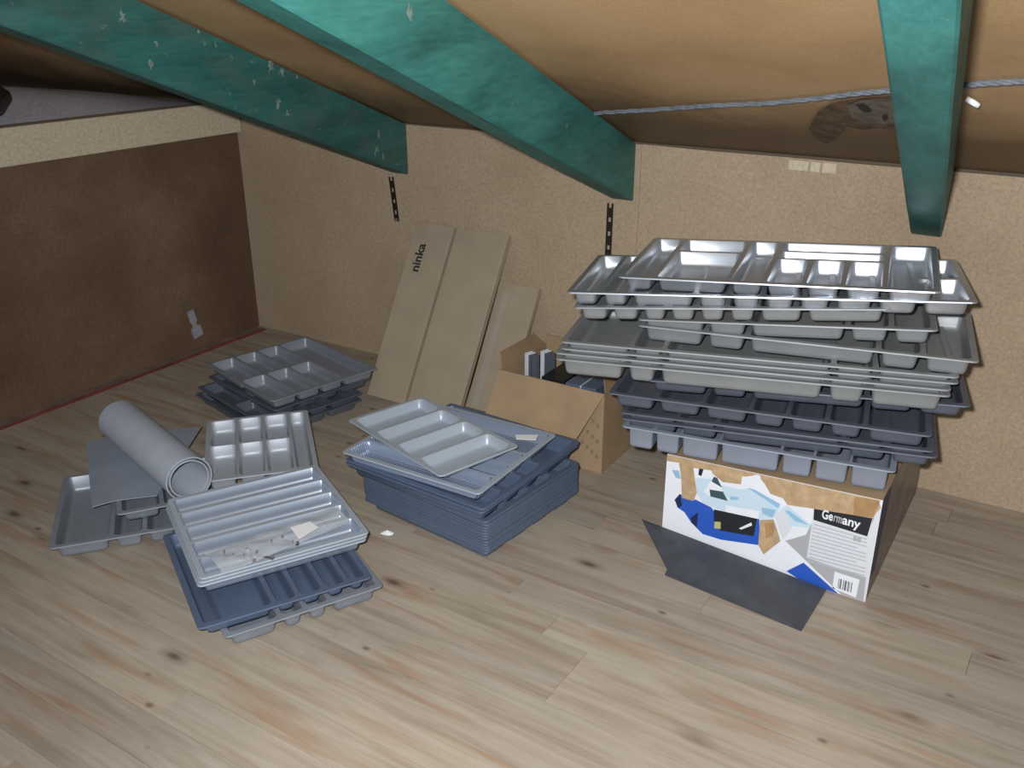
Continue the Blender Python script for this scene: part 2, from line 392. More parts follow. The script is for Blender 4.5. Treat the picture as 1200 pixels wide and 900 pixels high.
# rope along the ceiling
kn = (0, SLOPE, 1); kk = ZC + SLOPE * YB - 0.006
pts = [PN(x, yy, kn, kk) for x, yy in ((690, 134), (705, 132), (760, 129), (830, 124), (900, 121), (960, 115), (1010, 109), (1055, 105), (1110, 101), (1150, 98), (1200, 95), (1260, 90))]
fine = []
for i in range(len(pts) - 1):
    for k in range(8): fine.append(pts[i].lerp(pts[i+1], k / 8))
fine.append(pts[-1])
rope = empty('rope', fine[0])
for ph in (0, 2.1, 4.2):
    h = []
    for i, p in enumerate(fine):
        a = i * 0.9 + ph; h.append(p - fine[0] + Vector((0, math.cos(a) * 0.0028, math.sin(a) * 0.0028)))
    MB().tube(h, 0.0034, 6).build('strand', M['rope'], rope, smooth=True)
tag(rope, 'grey twisted fibre rope strung under the brown sloping ceiling', 'rope')
# torn hole in the ceiling board beside the rafter
def ceil_poly(name, px, mat, parent, off):
    q = [PN(x, yy, kn, kk - off + 0.006) for x, yy in px]
    return MB().poly(q).build(name, mat, parent)
hole = empty('ceiling_damage', PN(1010, 130, kn, kk))
hole.location = (0, 0, 0)
M['rough1'] = plain('torn_board_fibre', (0.13, 0.075, 0.035), 0.9, var=0.6, scale=25)
M['rough2'] = plain('grey_board_fibre', (0.17, 0.135, 0.10), 0.9, var=0.5, scale=30)
ceil_poly('torn_edge', [(948,150),(958,132),(972,122),(985,118),(1002,116),(1020,113),(1040,112),(1060,112),(1063,128),(1068,150),(1052,155),(1030,150),(1012,152),(992,148),(980,162),(968,168),(955,163)], M['rough1'], hole, 0.004)
ceil_poly('fibre_patch', [(992,124),(1008,118),(1030,116),(1055,116),(1062,130),(1056,142),(1035,146),(1012,143),(998,137)], M['rough2'], hole, 0.006)
ceil_poly('hole', [(1003,122),(1011,121),(1019,126),(1021,131),(1014,132),(1007,128)], M['black'], hole, 0.008)
ceil_poly('hole', [(1033,136),(1039,134),(1041,139),(1036,143)], M['black'], hole, 0.008)
tag(hole, 'torn dark hole with frayed fibres in the ceiling board beside the pale rafter', 'hole')
p = PN(1140, 120, kn, kk - 0.004)
dr = MB().tube([p + Vector((-0.012, 0, 0.006)), p, p + Vector((0.010, 0.005, -0.006))], 0.0055, 8).build('foam_blob', M['paper'], smooth=True)
tag(dr, 'small white foam blob on the ceiling right beside the pale rafter', 'foam')
# white bracket low on the left wall
cl = empty('wall_bracket', (XL, 2.245, 0.05))
a, b = PX(222, 364, XL), PX(232, 394, XL)
def rel(v, e): return Vector(v) - Vector(e.location)
u = (b - a).normalized(); w = Vector((0, u.z, -u.y))
mb = MB()
for (t0, t1, hw, th) in ((0.0, 0.45, 0.015, 0.006), (0.40, 0.68, 0.010, 0.005), (0.62, 1.0, 0.022, 0.008)):
    q = [a.lerp(b, t0) - w*hw, a.lerp(b, t1) - w*hw, a.lerp(b, t1) + w*hw, a.lerp(b, t0) + w*hw]
    q = [rel(v, cl) for v in q]
    mb.hexa(q, [v + Vector((th, 0, 0)) for v in q])
mb.build('bracket_plate', plain('dusty_white_plastic', (0.30, 0.30, 0.31), 0.7, var=0.2), cl)
q = PX(221, 357, XL); MB().box(-0.001+q.x-cl.location.x, 0.002+q.x-cl.location.x, q.y-cl.location.y-0.03, q.y-cl.location.y+0.02, q.z-cl.location.z-0.03, q.z-cl.location.z+0.012).build('glue_patch', plain('brown_glue', (0.13, 0.085, 0.045), 0.8), cl)
tag(cl, 'small white plastic bracket fixed low on the dark left wall', 'bracket')
# soft insulation blanket bulging up behind the timber plate
vs = []; fs = []; na, nb = 30, 40; xa, xb = XL - 0.05, XL - 0.62; ya, yb_ = 0.4, 2.46
for j in range(nb + 1):
    for i in range(na + 1):
        t = i / na; yy = ya + (yb_ - ya) * j / nb
        prof_ = math.sin(min(t / 0.55, 1.0) * math.pi / 2) * (1 if t < 0.55 else math.cos((t - 0.55) / 0.45 * math.pi / 2) ** 0.5)
        hy_ = min(1.0, (yb_ - yy) / 0.55) ** 0.75
        vs.append((xa + (xb - xa) * t, yy, LEDGE_TOP - 0.001 + 0.084 * prof_ * hy_ + 0.006 * prof_ * hy_ * mnoise.noise(Vector((t * 4, yy * 5, 1)))))
for j in range(nb):
    for i in range(na):
        a = j * (na + 1) + i; fs.append((a, a + na + 1, a + na + 2, a + 1)[::1])
bl = MB().add(vs, fs).build('insulation_blanket', M['deck'], smooth=True)
tag(bl, 'soft lilac grey insulation blanket bulging behind the cream timber', 'insulation')
# black thing on the ledge
zk = LEDGE_TOP + 0.072
q = [P(14, 118, zk), P(2, 133, zk), P(-40, 150, zk), P(-60, 118, zk), P(4, 111, zk)]
bx = empty('black_case', q[0].lerp(q[3], 0.5)); bx.location.z = zk
q = [v - bx.location for v in q]
n = len(q); mb = MB(); mb.add([(v.x, v.y, 0) for v in q] + [(v.x*0.98, v.y*0.98, 0.03) for v in q], [tuple(range(n))[::-1], tuple(range(n, 2*n))] + [(i, (i+1) % n, n+(i+1) % n, n+i) for i in range(n)])
mb.build('case_body', M['black'], bx, bevel=0.005)
tag(bx, 'flat black case lying on the lilac grey insulation blanket', 'case')

# ------------------------------------------------------------------ trays
def rrect(x0, x1, y0, y1, r, n=3):
    r = min(r, (x1-x0)/2.05, (y1-y0)/2.05); out = []
    for cx, cy, a0 in ((x1-r, y1-r, 0), (x0+r, y1-r, 90), (x0+r, y0+r, 180), (x1-r, y0+r, 270)):
        for k in range(n + 1):
            a = math.radians(a0 + 90 * k / n); out.append((cx + r*math.cos(a), cy + r*math.sin(a)))
    return out
class Tray:
    """vacuum-formed insert: rim sheet with a lip + one pocket per compartment. local z = 0 at its base."""
    def __init__(s, W, D, d, wells, mat, wellmat=None, margin=0.012, gap=0.011, lip=0.0035, rad=0.011, draft=0.15, labels=None):
        s.W, s.D, s.d = W, D, d
        holes = []; s.pockets = []
        iw, idp = W - 2*margin, D - 2*margin
        for (u0, u1, v0, v1) in wells:
            x0 = -W/2 + margin + iw*u0 + (gap/2 if u0 > 0.001 else 0); x1 = -W/2 + margin + iw*u1 - (gap/2 if u1 < 0.999 else 0)
            y0 = -D/2 + margin + idp*v0 + (gap/2 if v0 > 0.001 else 0); y1 = -D/2 + margin + idp*v1 - (gap/2 if v1 < 0.999 else 0)
            def ring(ins, z): 
                i2 = min(ins, (x1-x0)*0.42, (y1-y0)*0.42)
                return [(x, y, z) for x, y in rrect(x0+i2, x1-i2, y0+i2, y1-i2, max(rad - ins*0.3, 0.004))]
            k = draft
            rings = [ring(0, d), ring(0.0012, d-0.0015), ring(0.0012 + k*(d-0.012), 0.0115), ring(0.003 + k*(d-0.012), 0.0045), ring(0.0065 + k*(d-0.012), 0.001), ring(0.012 + k*(d-0.012), 0)]
            holes.append([(a, b) for a, b, c in rings[0]])
            n = len(rings[0]); vs = [v for r in rings for v in r]; fs = []
            for j in range(len(rings) - 1):
                for i in range(n):
                    fs.append((j*n+i, (j+1)*n+i, (j+1)*n+(i+1) % n, j*n+(i+1) % n)[::-1])
            fs.append(tuple((len(rings)-1)*n + i for i in range(n)))
            s.pockets.append(mesh('compartment', vs, fs, wellmat or mat, True))
        outer = rrect(-W/2, W/2, -D/2, D/2, 0.010)
        loops = [[Vector((a, b, 0)) for a, b in outer]] + [[Vector((a, b, 0)) for a, b in h[::-1]] for h in holes]
        flat = [v for l in loops for v in l]
        tris = tessellate_polygon(loops)
        vs = [(v.x, v.y, d) for v in flat]; fs = []
        for t in tris:
            a, b, c = (flat[i] for i in t)
            fs.append(tuple(t) if (b-a).cross(c-a).z > 0 else tuple(t)[::-1])
        n = len(outer); b0 = 0
        def oring(ex, z):
            base = len(vs); vs.extend([(a, b, z) for a, b in rrect(-W/2-ex, W/2+ex, -D/2-ex, D/2+ex, 0.010+ex)]); return base
        prev = 0
        for ex, z in ((0.0012, d-0.0008), (0.0018, d-lip), (0.0002, d-lip), (-0.0005, d-0.0012)):
            r = oring(ex, z)
            for i in range(n): fs.append((prev+i, r+i, r+(i+1) % n, prev+(i+1) % n))
            prev = r
        s.rim = mesh('rim', vs, fs, mat, False)
    def put(s, name, label, cat, group, FL, FR, tilt=0.0):
        FL, FR = Vector(FL), Vector(FR); X = (FR-FL).normalized(); Yv = Vector((0, 0, 1)).cross(X).normalized()
        Yv = Matrix.Rotation(math.radians(tilt), 3, X) @ Yv; Z = X.cross(Yv)
        e = empty(name); m = Matrix((X, Yv, Z)).transposed().to_4x4()
        m.translation = (FL+FR)/2 + Yv * (s.D/2) - Z * s.d
        e.matrix_world = m
        link('rim', s.rim, e)
        for p in s.pockets: link('compartment', p, e)
        return tag(e, label, cat, group)
def cols(ws, rows=None):
    t = sum(ws); out = []; u = 0
    for i, w in enumerate(ws):
        r = (rows or {}).get(i, [1]); rt = sum(r); v = 0
        for q in r: out.append((u/t, (u+w)/t, v/rt, (v+q)/rt)); v += q
        u += w
    return out
def pxcols(pairs):                         # compartment widths from where they show along the front
    e = [pairs[0][0] - 3] + [(pairs[i][1] + pairs[i+1][0]) / 2 for i in range(len(pairs)-1)] + [pairs[-1][1] + 3]
    return [e[i+1] - e[i] for i in range(len(pairs))]
CAT = 'tray'
def big(name, fl, fr, zl, zr, D, d, wells, mat, label, group=None, tilt=0.0, **kw):
    a, b = P(fl[0], fl[1], zl), P(fr[0], fr[1], zr)
    t = Tray((b-a).length, D, d, wells, mat, **kw)
    return t, t.put(name, label, CAT, group, a, b, tilt)
GB = 'trays stacked on the printed saw carton'
# from the bottom of the tall stack upwards
big('drawer_insert_tray', (729,499), (1049,553), 0.327, 0.336, 0.34, 0.062, cols(pxcols([(735,765),(768,799),(801,848),(850,920),(924,958),(962,999),(1002,1040)])), M['slatelight'],
    'deep slate grey tray lying directly on top of the printed saw carton', GB, gap=0.0055, draft=0.04, rad=0.006)
w9 = cols(pxcols([(735,793),(804,845),(854,992),(1006,1040),(1052,1088)]))
big('drawer_insert_tray', (728,490), (1098,536), 0.347, 0.373, 0.35, 0.034, w9, M['slate'], 'dark slate tray second from the bottom of the tall stack', GB)
big('drawer_insert_tray', (727,483), (1094,529), 0.361, 0.387, 0.35, 0.034, w9, M['slate'], 'dark slate tray third from the bottom of the tall stack', GB)
big('drawer_insert_tray', (713,460), (1092,511), 0.412, 0.424, 0.36, 0.040, cols(pxcols([(727,771),(780,826),(836,881),(891,923),(933,965),(977,1006),(1017,1070)])), M['slate'],
    'dark slate tray with seven compartments, fourth from the bottom of the tall stack', GB)
big('drawer_insert_tray', (757,445), (1137,476), 0.452, 0.488, 0.35, 0.034, cols(pxcols([(764,830),(840,880),(890,1020),(1030,1075),(1085,1128)])), M['slate'],
    'dark slate tray just under the four nested grey trays, its right corner sticking out', GB)
w6 = cols(pxcols([(658,734),(741,774),(783,974),(982,1020),(1029,1102)]))
t6 = None
for i, (a, b, zl, zr) in enumerate((((651,420),(1114,464),0.502,0.520), ((651,413),(1114,457),0.517,0.533), ((658,408),(1122,449),0.529,0.547), ((657,400),(1124,442),0.545,0.561))):
    pa, pb = P(*a, zl), P(*b, zr)
    if t6 is None: t6 = Tray((pb-pa).length, 0.36, 0.046, w6, M['warmgrey'])
    c = (pa+pb)/2; u = (pb-pa).normalized(); pa, pb = c - u*t6.W/2, c + u*t6.W/2
    t6.put('drawer_insert_tray', ['grey tray lowest of the four nested alike in the tall stack', 'grey tray second from the bottom of the four nested in the tall stack', 'grey tray third from the bottom of the four nested in the tall stack', 'grey tray topmost of the four nested alike, showing its wide left compartment'][i], CAT, GB, pa, pb)
big('drawer_insert_tray', (748,381), (1147,424), 0.586, 0.598, 0.35, 0.042, cols(pxcols([(755,827),(835,879),(888,1034),(1041,1085),(1089,1136)])), M['warmgrey'],
    'grey tray with wide middle compartment jutting out on top of the four nested ones', GB)
big('drawer_insert_tray', (748,374), (1099,387), 0.601, 0.650, 0.34, 0.038, cols(pxcols([(755,827),(835,879),(888,998),(1004,1047),(1053,1090)])), M['warmgrey'],
    'shorter grey tray sloping up to one side, below the two silver trays', GB)
big('drawer_insert_tray', (672,360), (1044,362), 0.632, 0.690, 0.33, 0.036, cols(pxcols([(678,711),(717,750),(757,784),(792,821),(828,857),(864,893),(901,949),(956,1038)])), M['warmgrey'],
    'grey tray with eight compartments right under the wide silver tray', GB)
big('drawer_insert_tray', (664,342), (1146,354), 0.668, 0.723, 0.35, 0.036, cols(pxcols([(668,699),(703,738),(743,822),(828,863),(871,904),(911,944),(952,987),(994,1036),(1042,1086),(1092,1139)]), {9: [1, 1]}), M['silver'],
    'wide silver tray with ten columns of compartments, second from the top of the tall stack', GB)
c1 = pxcols([(743,774),(781,862),(871,904),(911,948),(956,991),(998,1036),(1042,1086)]); tt = sum(c1); e1 = [sum(c1[:i])/tt for i in range(8)]
w1 = [(e1[0],e1[1],0,1), (e1[1],e1[2],0,.68), (e1[1],e1[2],.68,1), (e1[2],e1[3],0,1), (e1[3],e1[4],0,.58), (e1[4],e1[5],0,.58), (e1[5],e1[6],0,.58), (e1[3],e1[6],.58,.78), (e1[3],e1[6],.78,1), (e1[6],e1[7],0,1)]
big('drawer_insert_tray', (724,324), (1102,342), 0.704, 0.743, 0.36, 0.036, w1, M['silver'], 'bright silver cutlery tray lying topmost on the tall stack', GB, tilt=1.5)

# middle stack: twelve nested dark trays, three blue-silver ones, a small silver one
GM = 'nested dark blue trays in the middle stack'
cM = Vector((-1.286, 1.822, 0)); aM = math.radians(-6.0); WM, DM = 0.435, 0.40
uM = Vector((math.cos(aM), math.sin(aM), 0)); vM = Vector((-math.sin(aM), math.cos(aM), 0))
tM = Tray(WM, DM, 0.036, [(0,1,0,.25),(0,1,.25,.5),(0,1,.5,.75),(0,1,.75,1)], M['navy'], lip=0.0050, draft=0.2)
ordn = ['lowest', 'second', 'third', 'fourth', 'fifth', 'sixth', 'seventh', 'eighth', 'ninth', 'tenth', 'eleventh', 'topmost']
for i in range(12):
    z = 0.036 + i * 0.0080; j = Vector((random.uniform(-1, 1), random.uniform(-1, 1), 0)) * 0.0016
    c = cM + Vector((0, 0, z)) + j
    lab = ('dark blue tray %s of the twelve nested in the middle stack' % ordn[i]) if i in (0, 11) else ('dark blue tray %s from the floor among the twelve nested in the middle stack' % ordn[i])
    tM.put('drawer_insert_tray', lab, CAT, GM, c - uM*WM/2 - vM*DM/2, c + uM*WM/2 - vM*DM/2)
zt = 0.036 + 11*0.0080
w2 = [(0,.72,0,1), (.72,1,0,.26), (.72,1,.26,.46), (.72,1,.46,.66), (.72,1,.66,1)]
# blue-silver trays above: two wider ones under a smaller ribbed one
za = 0.174
rg, fr_ = P(680,517,za), P(566,597,za)
Y2 = (rg-fr_).normalized(); X2 = Vector((Y2.y, -Y2.x, 0)); D2 = (rg-fr_).length; W2 = 0.455
rows4 = [(0,1,0,.22),(0,1,.22,.43),(0,1,.43,.63),(0,1,.63,1)]
tA = Tray(W2, D2, 0.040, rows4, M['blue'], lip=0.0045)
dn = Vector((0, 0, -0.013)) - X2*0.006 + Y2*0.004
tA.put('drawer_insert_tray', 'blue-grey tray resting on the twelve nested dark trays of the middle stack', CAT, 'blue-grey trays in the middle stack', fr_ - X2*W2 + dn, fr_ + dn)
tA.put('drawer_insert_tray', 'blue-grey tray with a sharp jutting corner just beneath the ribbed tray', CAT, 'blue-grey trays in the middle stack', fr_ - X2*W2, fr_)
zb_ = 0.203
bk, rg, fr_ = P(525,464,zb_), P(652,509,zb_), P(561,579,zb_)
Y2 = (rg-fr_).normalized(); X2 = Vector((Y2.y, -Y2.x, 0)); D2 = (rg-fr_).length; W2 = 0.43
tB = Tray(W2, D2, 0.034, rows4, M['silver3'], M['ribbed'], lip=0.003, gap=0.008, draft=0.12)
tB.put('ribbed_insert_tray', 'blue-silver tray with finely ribbed floor carrying a white paper slip', CAT, None, fr_ - X2*W2, fr_)
la, fa = P(408,492,0.226), P(516,558,0.236)
tS = Tray((fa-la).length, 0.245, 0.026, cols([1, 1, 1, 1]), M['silver3'], lip=0.003, rad=0.014, gap=0.009, draft=0.6)
tS.put('drawer_insert_tray', 'small silver tray with four sloping compartments lying askew on the middle stack', CAT, None, la, fa, 1)
def flat_item(name, px, z, th, mat, label, cat):
    q = [P(x, y, z) for x, y in px]; c = sum(q, Vector()) / len(q); e = [v - c for v in q]; n = len(e)
    mb = MB().add([(v.x, v.y, 0) for v in e] + [(v.x, v.y, th) for v in e], [tuple(range(n))[::-1], tuple(range(n, 2*n))] + [(i, (i+1) % n, n+(i+1) % n, n+i) for i in range(n)])
    o = mb.build(name, mat); o.location = c; return tag(o, label, cat)
flat_item('paper_slip', [(604,510),(631,510),(628,516),(605,515)], 0.2035, 0.0015, M['paper'], 'white paper slip lying on the ribbed blue-silver tray', 'paper')
# far left stack
GT = 'trays in the far left stack by the back corner'
w7 = [(0,.23,.5,1),(.23,.46,.5,1),(.46,.69,.5,1),(0,.23,0,.5),(.23,.46,0,.5),(.46,.69,0,.5),(.69,1,0,1)]
w7b = [(0,.275,.54,1),(.275,.55,.54,1),(.55,.825,.54,1),(0,.275,0,.54),(.275,.55,0,.54),(.55,.825,0,.54),(.825,1,0,1)]
def quad_tray(px, z, d, wells, mat, label, group, name='drawer_insert_tray', tilt=0, W=None, D=None, zz=None, **kw):
    """px: back-left, back-right, front-right, front-left corners"""
    zz = zz or (z, z, z, z)
    q = [P(x, y, k) for (x, y), k in zip(px, zz)]; c = sum(q, Vector()) / 4
    X = ((q[1]-q[0]) + (q[2]-q[3])).normalized()
    W = W or ((q[1]-q[0]).length + (q[2]-q[3]).length) / 2
    Yv = Vector((0, 0, 1)).cross(X).normalized(); D = D or ((q[0]-q[3]).dot(Yv) + (q[1]-q[2]).dot(Yv)) / 2
    tl = tilt or math.degrees(math.atan2(((q[0].z+q[1].z)-(q[2].z+q[3].z))/2, D))
    Yt = Matrix.Rotation(math.radians(tl), 3, X) @ Yv
    t = Tray(W, D, d, wells, mat, **kw)
    return t.put(name, label, CAT, group, c - X*W/2 - Yt*D/2, c + X*W/2 - Yt*D/2, tl)
quad_tray([(236,458),(345,428),(420,468),(300,513)], 0.036, 0.034, cols([1,1,1]), M['slate'], 'slate tray lowest in the far left stack by the corner', GT)
quad_tray([(238,450),(345,421),(421,460),(304,503)], 0.056, 0.034, w7, M['slate'], 'slate tray second from the bottom of the far left stack', GT)
quad_tray([(252,436),(360,408),(430,441),(314,487)], 0.080, 0.034, w7, M['slate'], 'slate tray just beneath the topmost of the far left stack', GT)
quad_tray([(249,422),(362,395),(440,430),(312,475)], 0.120, 0.037, w7, M['grey'], 'grey tray with six small and one long compartment atop the far left stack', GT, gap=0.007, draft=0.10)

# near left heap
GL = 'trays heaped in front of the dark left wall'
def edge_tray(fl, along, z, W, D, d, wells, mat, label, group, za=None, tilt=0, **kw):
    a, b = P(*fl, z), P(*along, za or z); u = (b-a).normalized()
    t = Tray(W, D, d, wells, mat, **kw)
    return t.put('drawer_insert_tray', label, CAT, group, a, a + u*W, tilt)
edge_tray((57,643), (183,622), 0.046, 0.42, 0.395, 0.044, cols([.33,.2,.2,.27]), M['grey'], 'grey tray flat on the floor under the rolled liner, its long compartment bare', GL)
edge_tray((137,603), (190,593), 0.084, 0.22, 0.26, 0.036, cols([1,1]), M['grey'], 'small grey tray peeping out from under the flat liner sheet', GL)
quad_tray([(232,489),(350,482),(383,545),(252,570)], 0.100, 0.040, w7b, M['palegrey'], 'grey tray with six small compartments and a narrow long one beside the rolled liner', GL, D=0.40, gap=0.007, draft=0.10)
# front heap: grey, blue, three nested silver ones
q0, q1 = P(264,747,0.046), P(449,686,0.046)
tG = Tray((q1-q0).length, 0.40, 0.044, cols([.33,.17,.17,.33]), M['grey']); tG.put('drawer_insert_tray', 'grey tray on the floor under the blue tray of the front left heap', CAT, GL, q0, q1)
q0, q1 = P(233,737,0.080), P(436,676,0.080)
tU = Tray((q1-q0).length, 0.42, 0.034, cols([.42,.15,.16,.15,.12]), M['blue']); tU.put('drawer_insert_tray', 'blue tray with slanting small compartments beneath the silver ones on the front left heap', CAT, GL, q0, q1)
rows5 = [(0,1,i/5,(i+1)/5) for i in range(5)]
qs = [P(x, y, 0.134) for x, y in ((201,585),(369,544),(435,624),(229,679))]
c = sum(qs, Vector())/4; X = ((qs[1]-qs[0])+(qs[2]-qs[3])).normalized(); Yv = Vector((0,0,1)).cross(X)
Ws = ((qs[1]-qs[0]).length+(qs[2]-qs[3]).length)/2; Ds = ((qs[0]-qs[3]).dot(Yv)+(qs[1]-qs[2]).dot(Yv))/2
tV = Tray(Ws, Ds, 0.034, rows5, M['silver3'], M['silver2'], rad=0.007, gap=0.009, draft=0.14)
for i, lab in enumerate(('silver tray lowest of the three nested on the front left heap', 'silver tray in the middle of the three nested on the front left heap', 'silver tray of five long compartments holding a bag of fittings, front left heap')):
    o = Vector((0, 0, -0.020 + 0.010*i)) + X*0.003*(i-2) - Yv*0.002*(i-2)
    tV.put('drawer_insert_tray', lab, CAT, 'silver trays nested on the front left heap', c + o - X*Ws/2 - Yv*Ds/2, c + o + X*Ws/2 - Yv*Ds/2)
SZ = 0.134
# bag of fittings lying across the front compartments of the silver tray
bg = empty('bag_of_fittings', c - Yv*Ds*0.34 + Vector((0, 0, 0)) )
bgl = bg.location.copy(); bgl.z = SZ; bg.location = bgl
def bagpt(x, y): return P(x, y, SZ) - bgl
B0, B1, B2, B3 = bagpt(244,668), bagpt(405,596), bagpt(418,612), bagpt(262,676)
B0, B1, B2, B3 = bagpt(240,650), bagpt(392,594), bagpt(412,612), bagpt(262,674)
vs = []; fs = []; nu, nv = 28, 8
for j in range(nv+1):
    for i in range(nu+1):
        s_, t_ = i/nu, j/nv
        p = B0.lerp(B1, s_).lerp(B3.lerp(B2, s_), t_)
        h = 0.004 + 0.010*math.sin(math.pi*t_)*(1-0.6*s_) + 0.006*mnoise.noise(Vector((s_*9, t_*4, 2.0))) - 0.004
        vs.append(p + Vector((0, 0, max(h, 0.0015))))
for j in range(nv):
    for i in range(nu):
        a = j*(nu+1)+i; fs.append((a, a+1, a+nu+2, a+nu+1))
MB().add(vs, fs).build('bag_film', M['bag'], bg, smooth=True)
q = [bagpt(*v) for v in ((341,625),(364,618),(374,625),(351,639))]
MB().sheet([v + Vector((0, 0, 0.0165)) for v in q], (0, 0, 1), 0.0008).build('paper_label', M['paper'], bg)
for (x, y, ang, L) in ((262,652,20,0.05), (275,656,75,0.04), (288,648,-25,0.05), (300,652,10,0.045), (318,640,35,0.05), (330,634,5,0.045)):
    p0 = bagpt(x, y); u = Vector((math.cos(math.radians(ang)), math.sin(math.radians(ang)), 0)); w = Vector((-u.y, u.x, 0))
    mb = MB(); z0 = Vector((0, 0, 0.001)); h = 0.012; wd_ = 0.008; th = 0.0014
    def plate(o, a, b, n): mb.hexa([o, o+a, o+a+b, o+b], [o+n, o+a+n, o+a+b+n, o+b+n])
    plate(p0+z0, u*L, w*wd_, Vector((0, 0, th))); plate(p0+z0, u*th, w*wd_, Vector((0, 0, h))); plate(p0+z0+u*(L-th), u*th, w*wd_, Vector((0, 0, h*0.7)))
    mb.build('metal_clip', M['metal'], bg)
tag(bg, 'clear plastic bag of metal clips with white label lying in the silver tray', 'bag')

# flat liner sheet and rolled liner on the near left heap
mp = [P(99,512,0.089), P(107,590,0.089), P(184,580,0.089), P(236,500,0.089)]
e = empty('liner_sheet', (sum(mp, Vector())/4)); vs = []; fs = []; n = 12
for lay in (0, 1):
    for j in range(n+1):
        for i in range(n+1):
            s_, t_ = i/n, j/n; p = mp[0].lerp(mp[3], s_).lerp(mp[1].lerp(mp[2], s_), t_)
            z = -0.018*max(0, 0.45-s_)**1.5/0.3*(0.6+0.4*(1-t_)) + 0.0015*mnoise.noise(p*9)
            vs.append(p - e.location + Vector((0, 0, z - 0.0025*(1-lay))))
m = (n+1)**2
for j in range(n):
    for i in range(n):
        a = j*(n+1)+i; fs.append((a, a+n+1, a+n+2, a+1)[::1]); fs.append((m+a, m+a+1, m+a+n+2, m+a+n+1)[::1])
for i in range(n):
    for (a, b) in ((i, i+1), (n*(n+1)+i+1, n*(n+1)+i), ((i+1)*(n+1), i*(n+1)), (i*(n+1)+n, (i+1)*(n+1)+n)):
        fs.append((a, b, m+b, m+a))
MB().add(vs, fs).build('sheet', M['matdark'], e)
tag(e, 'blue-grey rubbery liner sheet lying flat under the rolled liner', 'liner')
r0 = 0.066; zc = 0.092 + r0
pa, pb = P(140,493,zc), P(221,562,zc); ax = (pb-pa).normalized(); sd = ax.cross(Vector((0, 0, 1))).normalized()
e = empty('rolled_liner', (pa+pb)/2 - Vector((0, 0, r0))); o0 = e.location
prof = []; turns = 2.15; K = 90
for i in range(K+1):
    t = i/K; a = math.radians(-60) - t*turns*2*math.pi; r = r0 - 0.019*t; prof.append((a, r))
vs = []; fs = []; nl = 6
for li in range(nl+1):
    cen = pa.lerp(pb, li/nl) - o0
    for (a, r) in prof:
        for rr in (r, r - 0.0025): vs.append(cen + sd*(math.cos(a)*rr) + Vector((0, 0, math.sin(a)*rr)))
st = (K+1)*2
for li in range(nl):
    for i in range(K):
        a = li*st+i*2; b = a+2; c_ = a+st; d_ = b+st
        fs += [(a, b, d_, c_), (a+1, c_+1, d_+1, b+1)]
ns = len(fs)
for i in range(K):
    a = i*2; fs.append((a, a+1, a+3, a+2)); a += nl*st; fs.append((a, a+2, a+3, a+1))
rl = MB().add(vs, fs).build('roll', M['mat'], e)
rl.data.polygons.foreach_set('use_smooth', [k < ns for k in range(len(fs))])
md = rl.modifiers.new('edges', 'EDGE_SPLIT'); md.split_angle = math.radians(50)
tag(e, 'light grey liner rolled into a thick tube on the near left heap', 'liner roll')

# ------------------------------------------------------------------ cartons leaning on the back wall
def leaning(xl, xr, ztop, yb, th, label, text=None, wrap=False, skew=0.0):
    yt = YB - 0.004
    n = Vector((0, -ztop, -(yt-yb))).normalized()
    # back face touches the wall at the top and the floor at the foot
    bl, br = Vector((xl+skew, yb, 0.0)), Vector((xr+skew, yb, 0.0)); L = math.hypot(ztop, yt-yb)
    up = Vector((0, yt-yb, ztop)).normalized(); nn = Vector((0, -up.z, up.y))
    e = empty('flat_carton', (bl+br)/2); w = xr-xl
    base = [Vector((-w/2, 0, 0)), Vector((w/2, 0, 0))]
    th0 = th
    lift = Vector((0, 0, 0))
    def pt(u, v, d): return Vector((u*w - w/2, 0, 0)) + up*(v*L) + nn*d + lift
    def slab(u0, u1, v0, v1, d0, d1):
        return [pt(u0,v0,d0), pt(u1,v0,d0), pt(u1,v1,d0), pt(u0,v1,d0)], [pt(u0,v0,d1), pt(u1,v0,d1), pt(u1,v1,d1), pt(u0,v1,d1)]
    MB().hexa(*slab(0, 1, 0, 1, 0, th)).build('carton_body', M['cardgrey'], e, bevel=0.0025)
    MB().hexa(*slab(0.012, 0.988, 0.93, 0.998, th, th+0.0015)).build('end_flap', M['cardgrey'], e)
    if text:
        cu = bpy.data.curves.new('lettering', 'FONT'); cu.body = text; cu.size = 0.049; cu.extrude = 0.0003; cu.offset = 0.0012; cu.align_x = 'CENTER'; cu.align_y = 'CENTER'
        t = bpy.data.objects.new('tmp', cu); COL.objects.link(t)
        dg = bpy.context.evaluated_depsgraph_get(); me = bpy.data.meshes.new_from_object(t.evaluated_get(dg)); bpy.data.objects.remove(t)
        me.materials.clear(); me.materials.append(M['ink'])
        o = link('lettering', me, e)
        xx = up; yy_ = Vector((-1, 0, 0)); mt = Matrix((xx, yy_, nn)).transposed().to_4x4(); mt.translation = pt(0.32, 0.80, th + 0.0008); o.matrix_local = mt
    if wrap:
        MB().hexa(*slab(0.14, 0.30, 0.02, 0.99, th+0.0004, th+0.0012)).build('clear_tape', M['tape'], e)
    return tag(e, label, 'carton', 'flat cartons leaning on the back wall')
M['tape'] = bag_mat(); M['tape'].node_tree.nodes['Principled BSDF'].inputs['Alpha'].default_value = 0.07
leaning(-2.03, -1.865, 0.552, 2.262, 0.022, 'long flat cardboard carton lettered in black, leaning on the back wall', 'ninka')
leaning(-1.852, -1.640, 0.552, 2.262, 0.024, 'long plain cardboard carton leaning between the lettered and the short one')
leaning(-1.675, -1.520, 0.385, 2.36, 0.022, 'short flat carton with shiny clear tape leaning on the back wall', wrap=True)

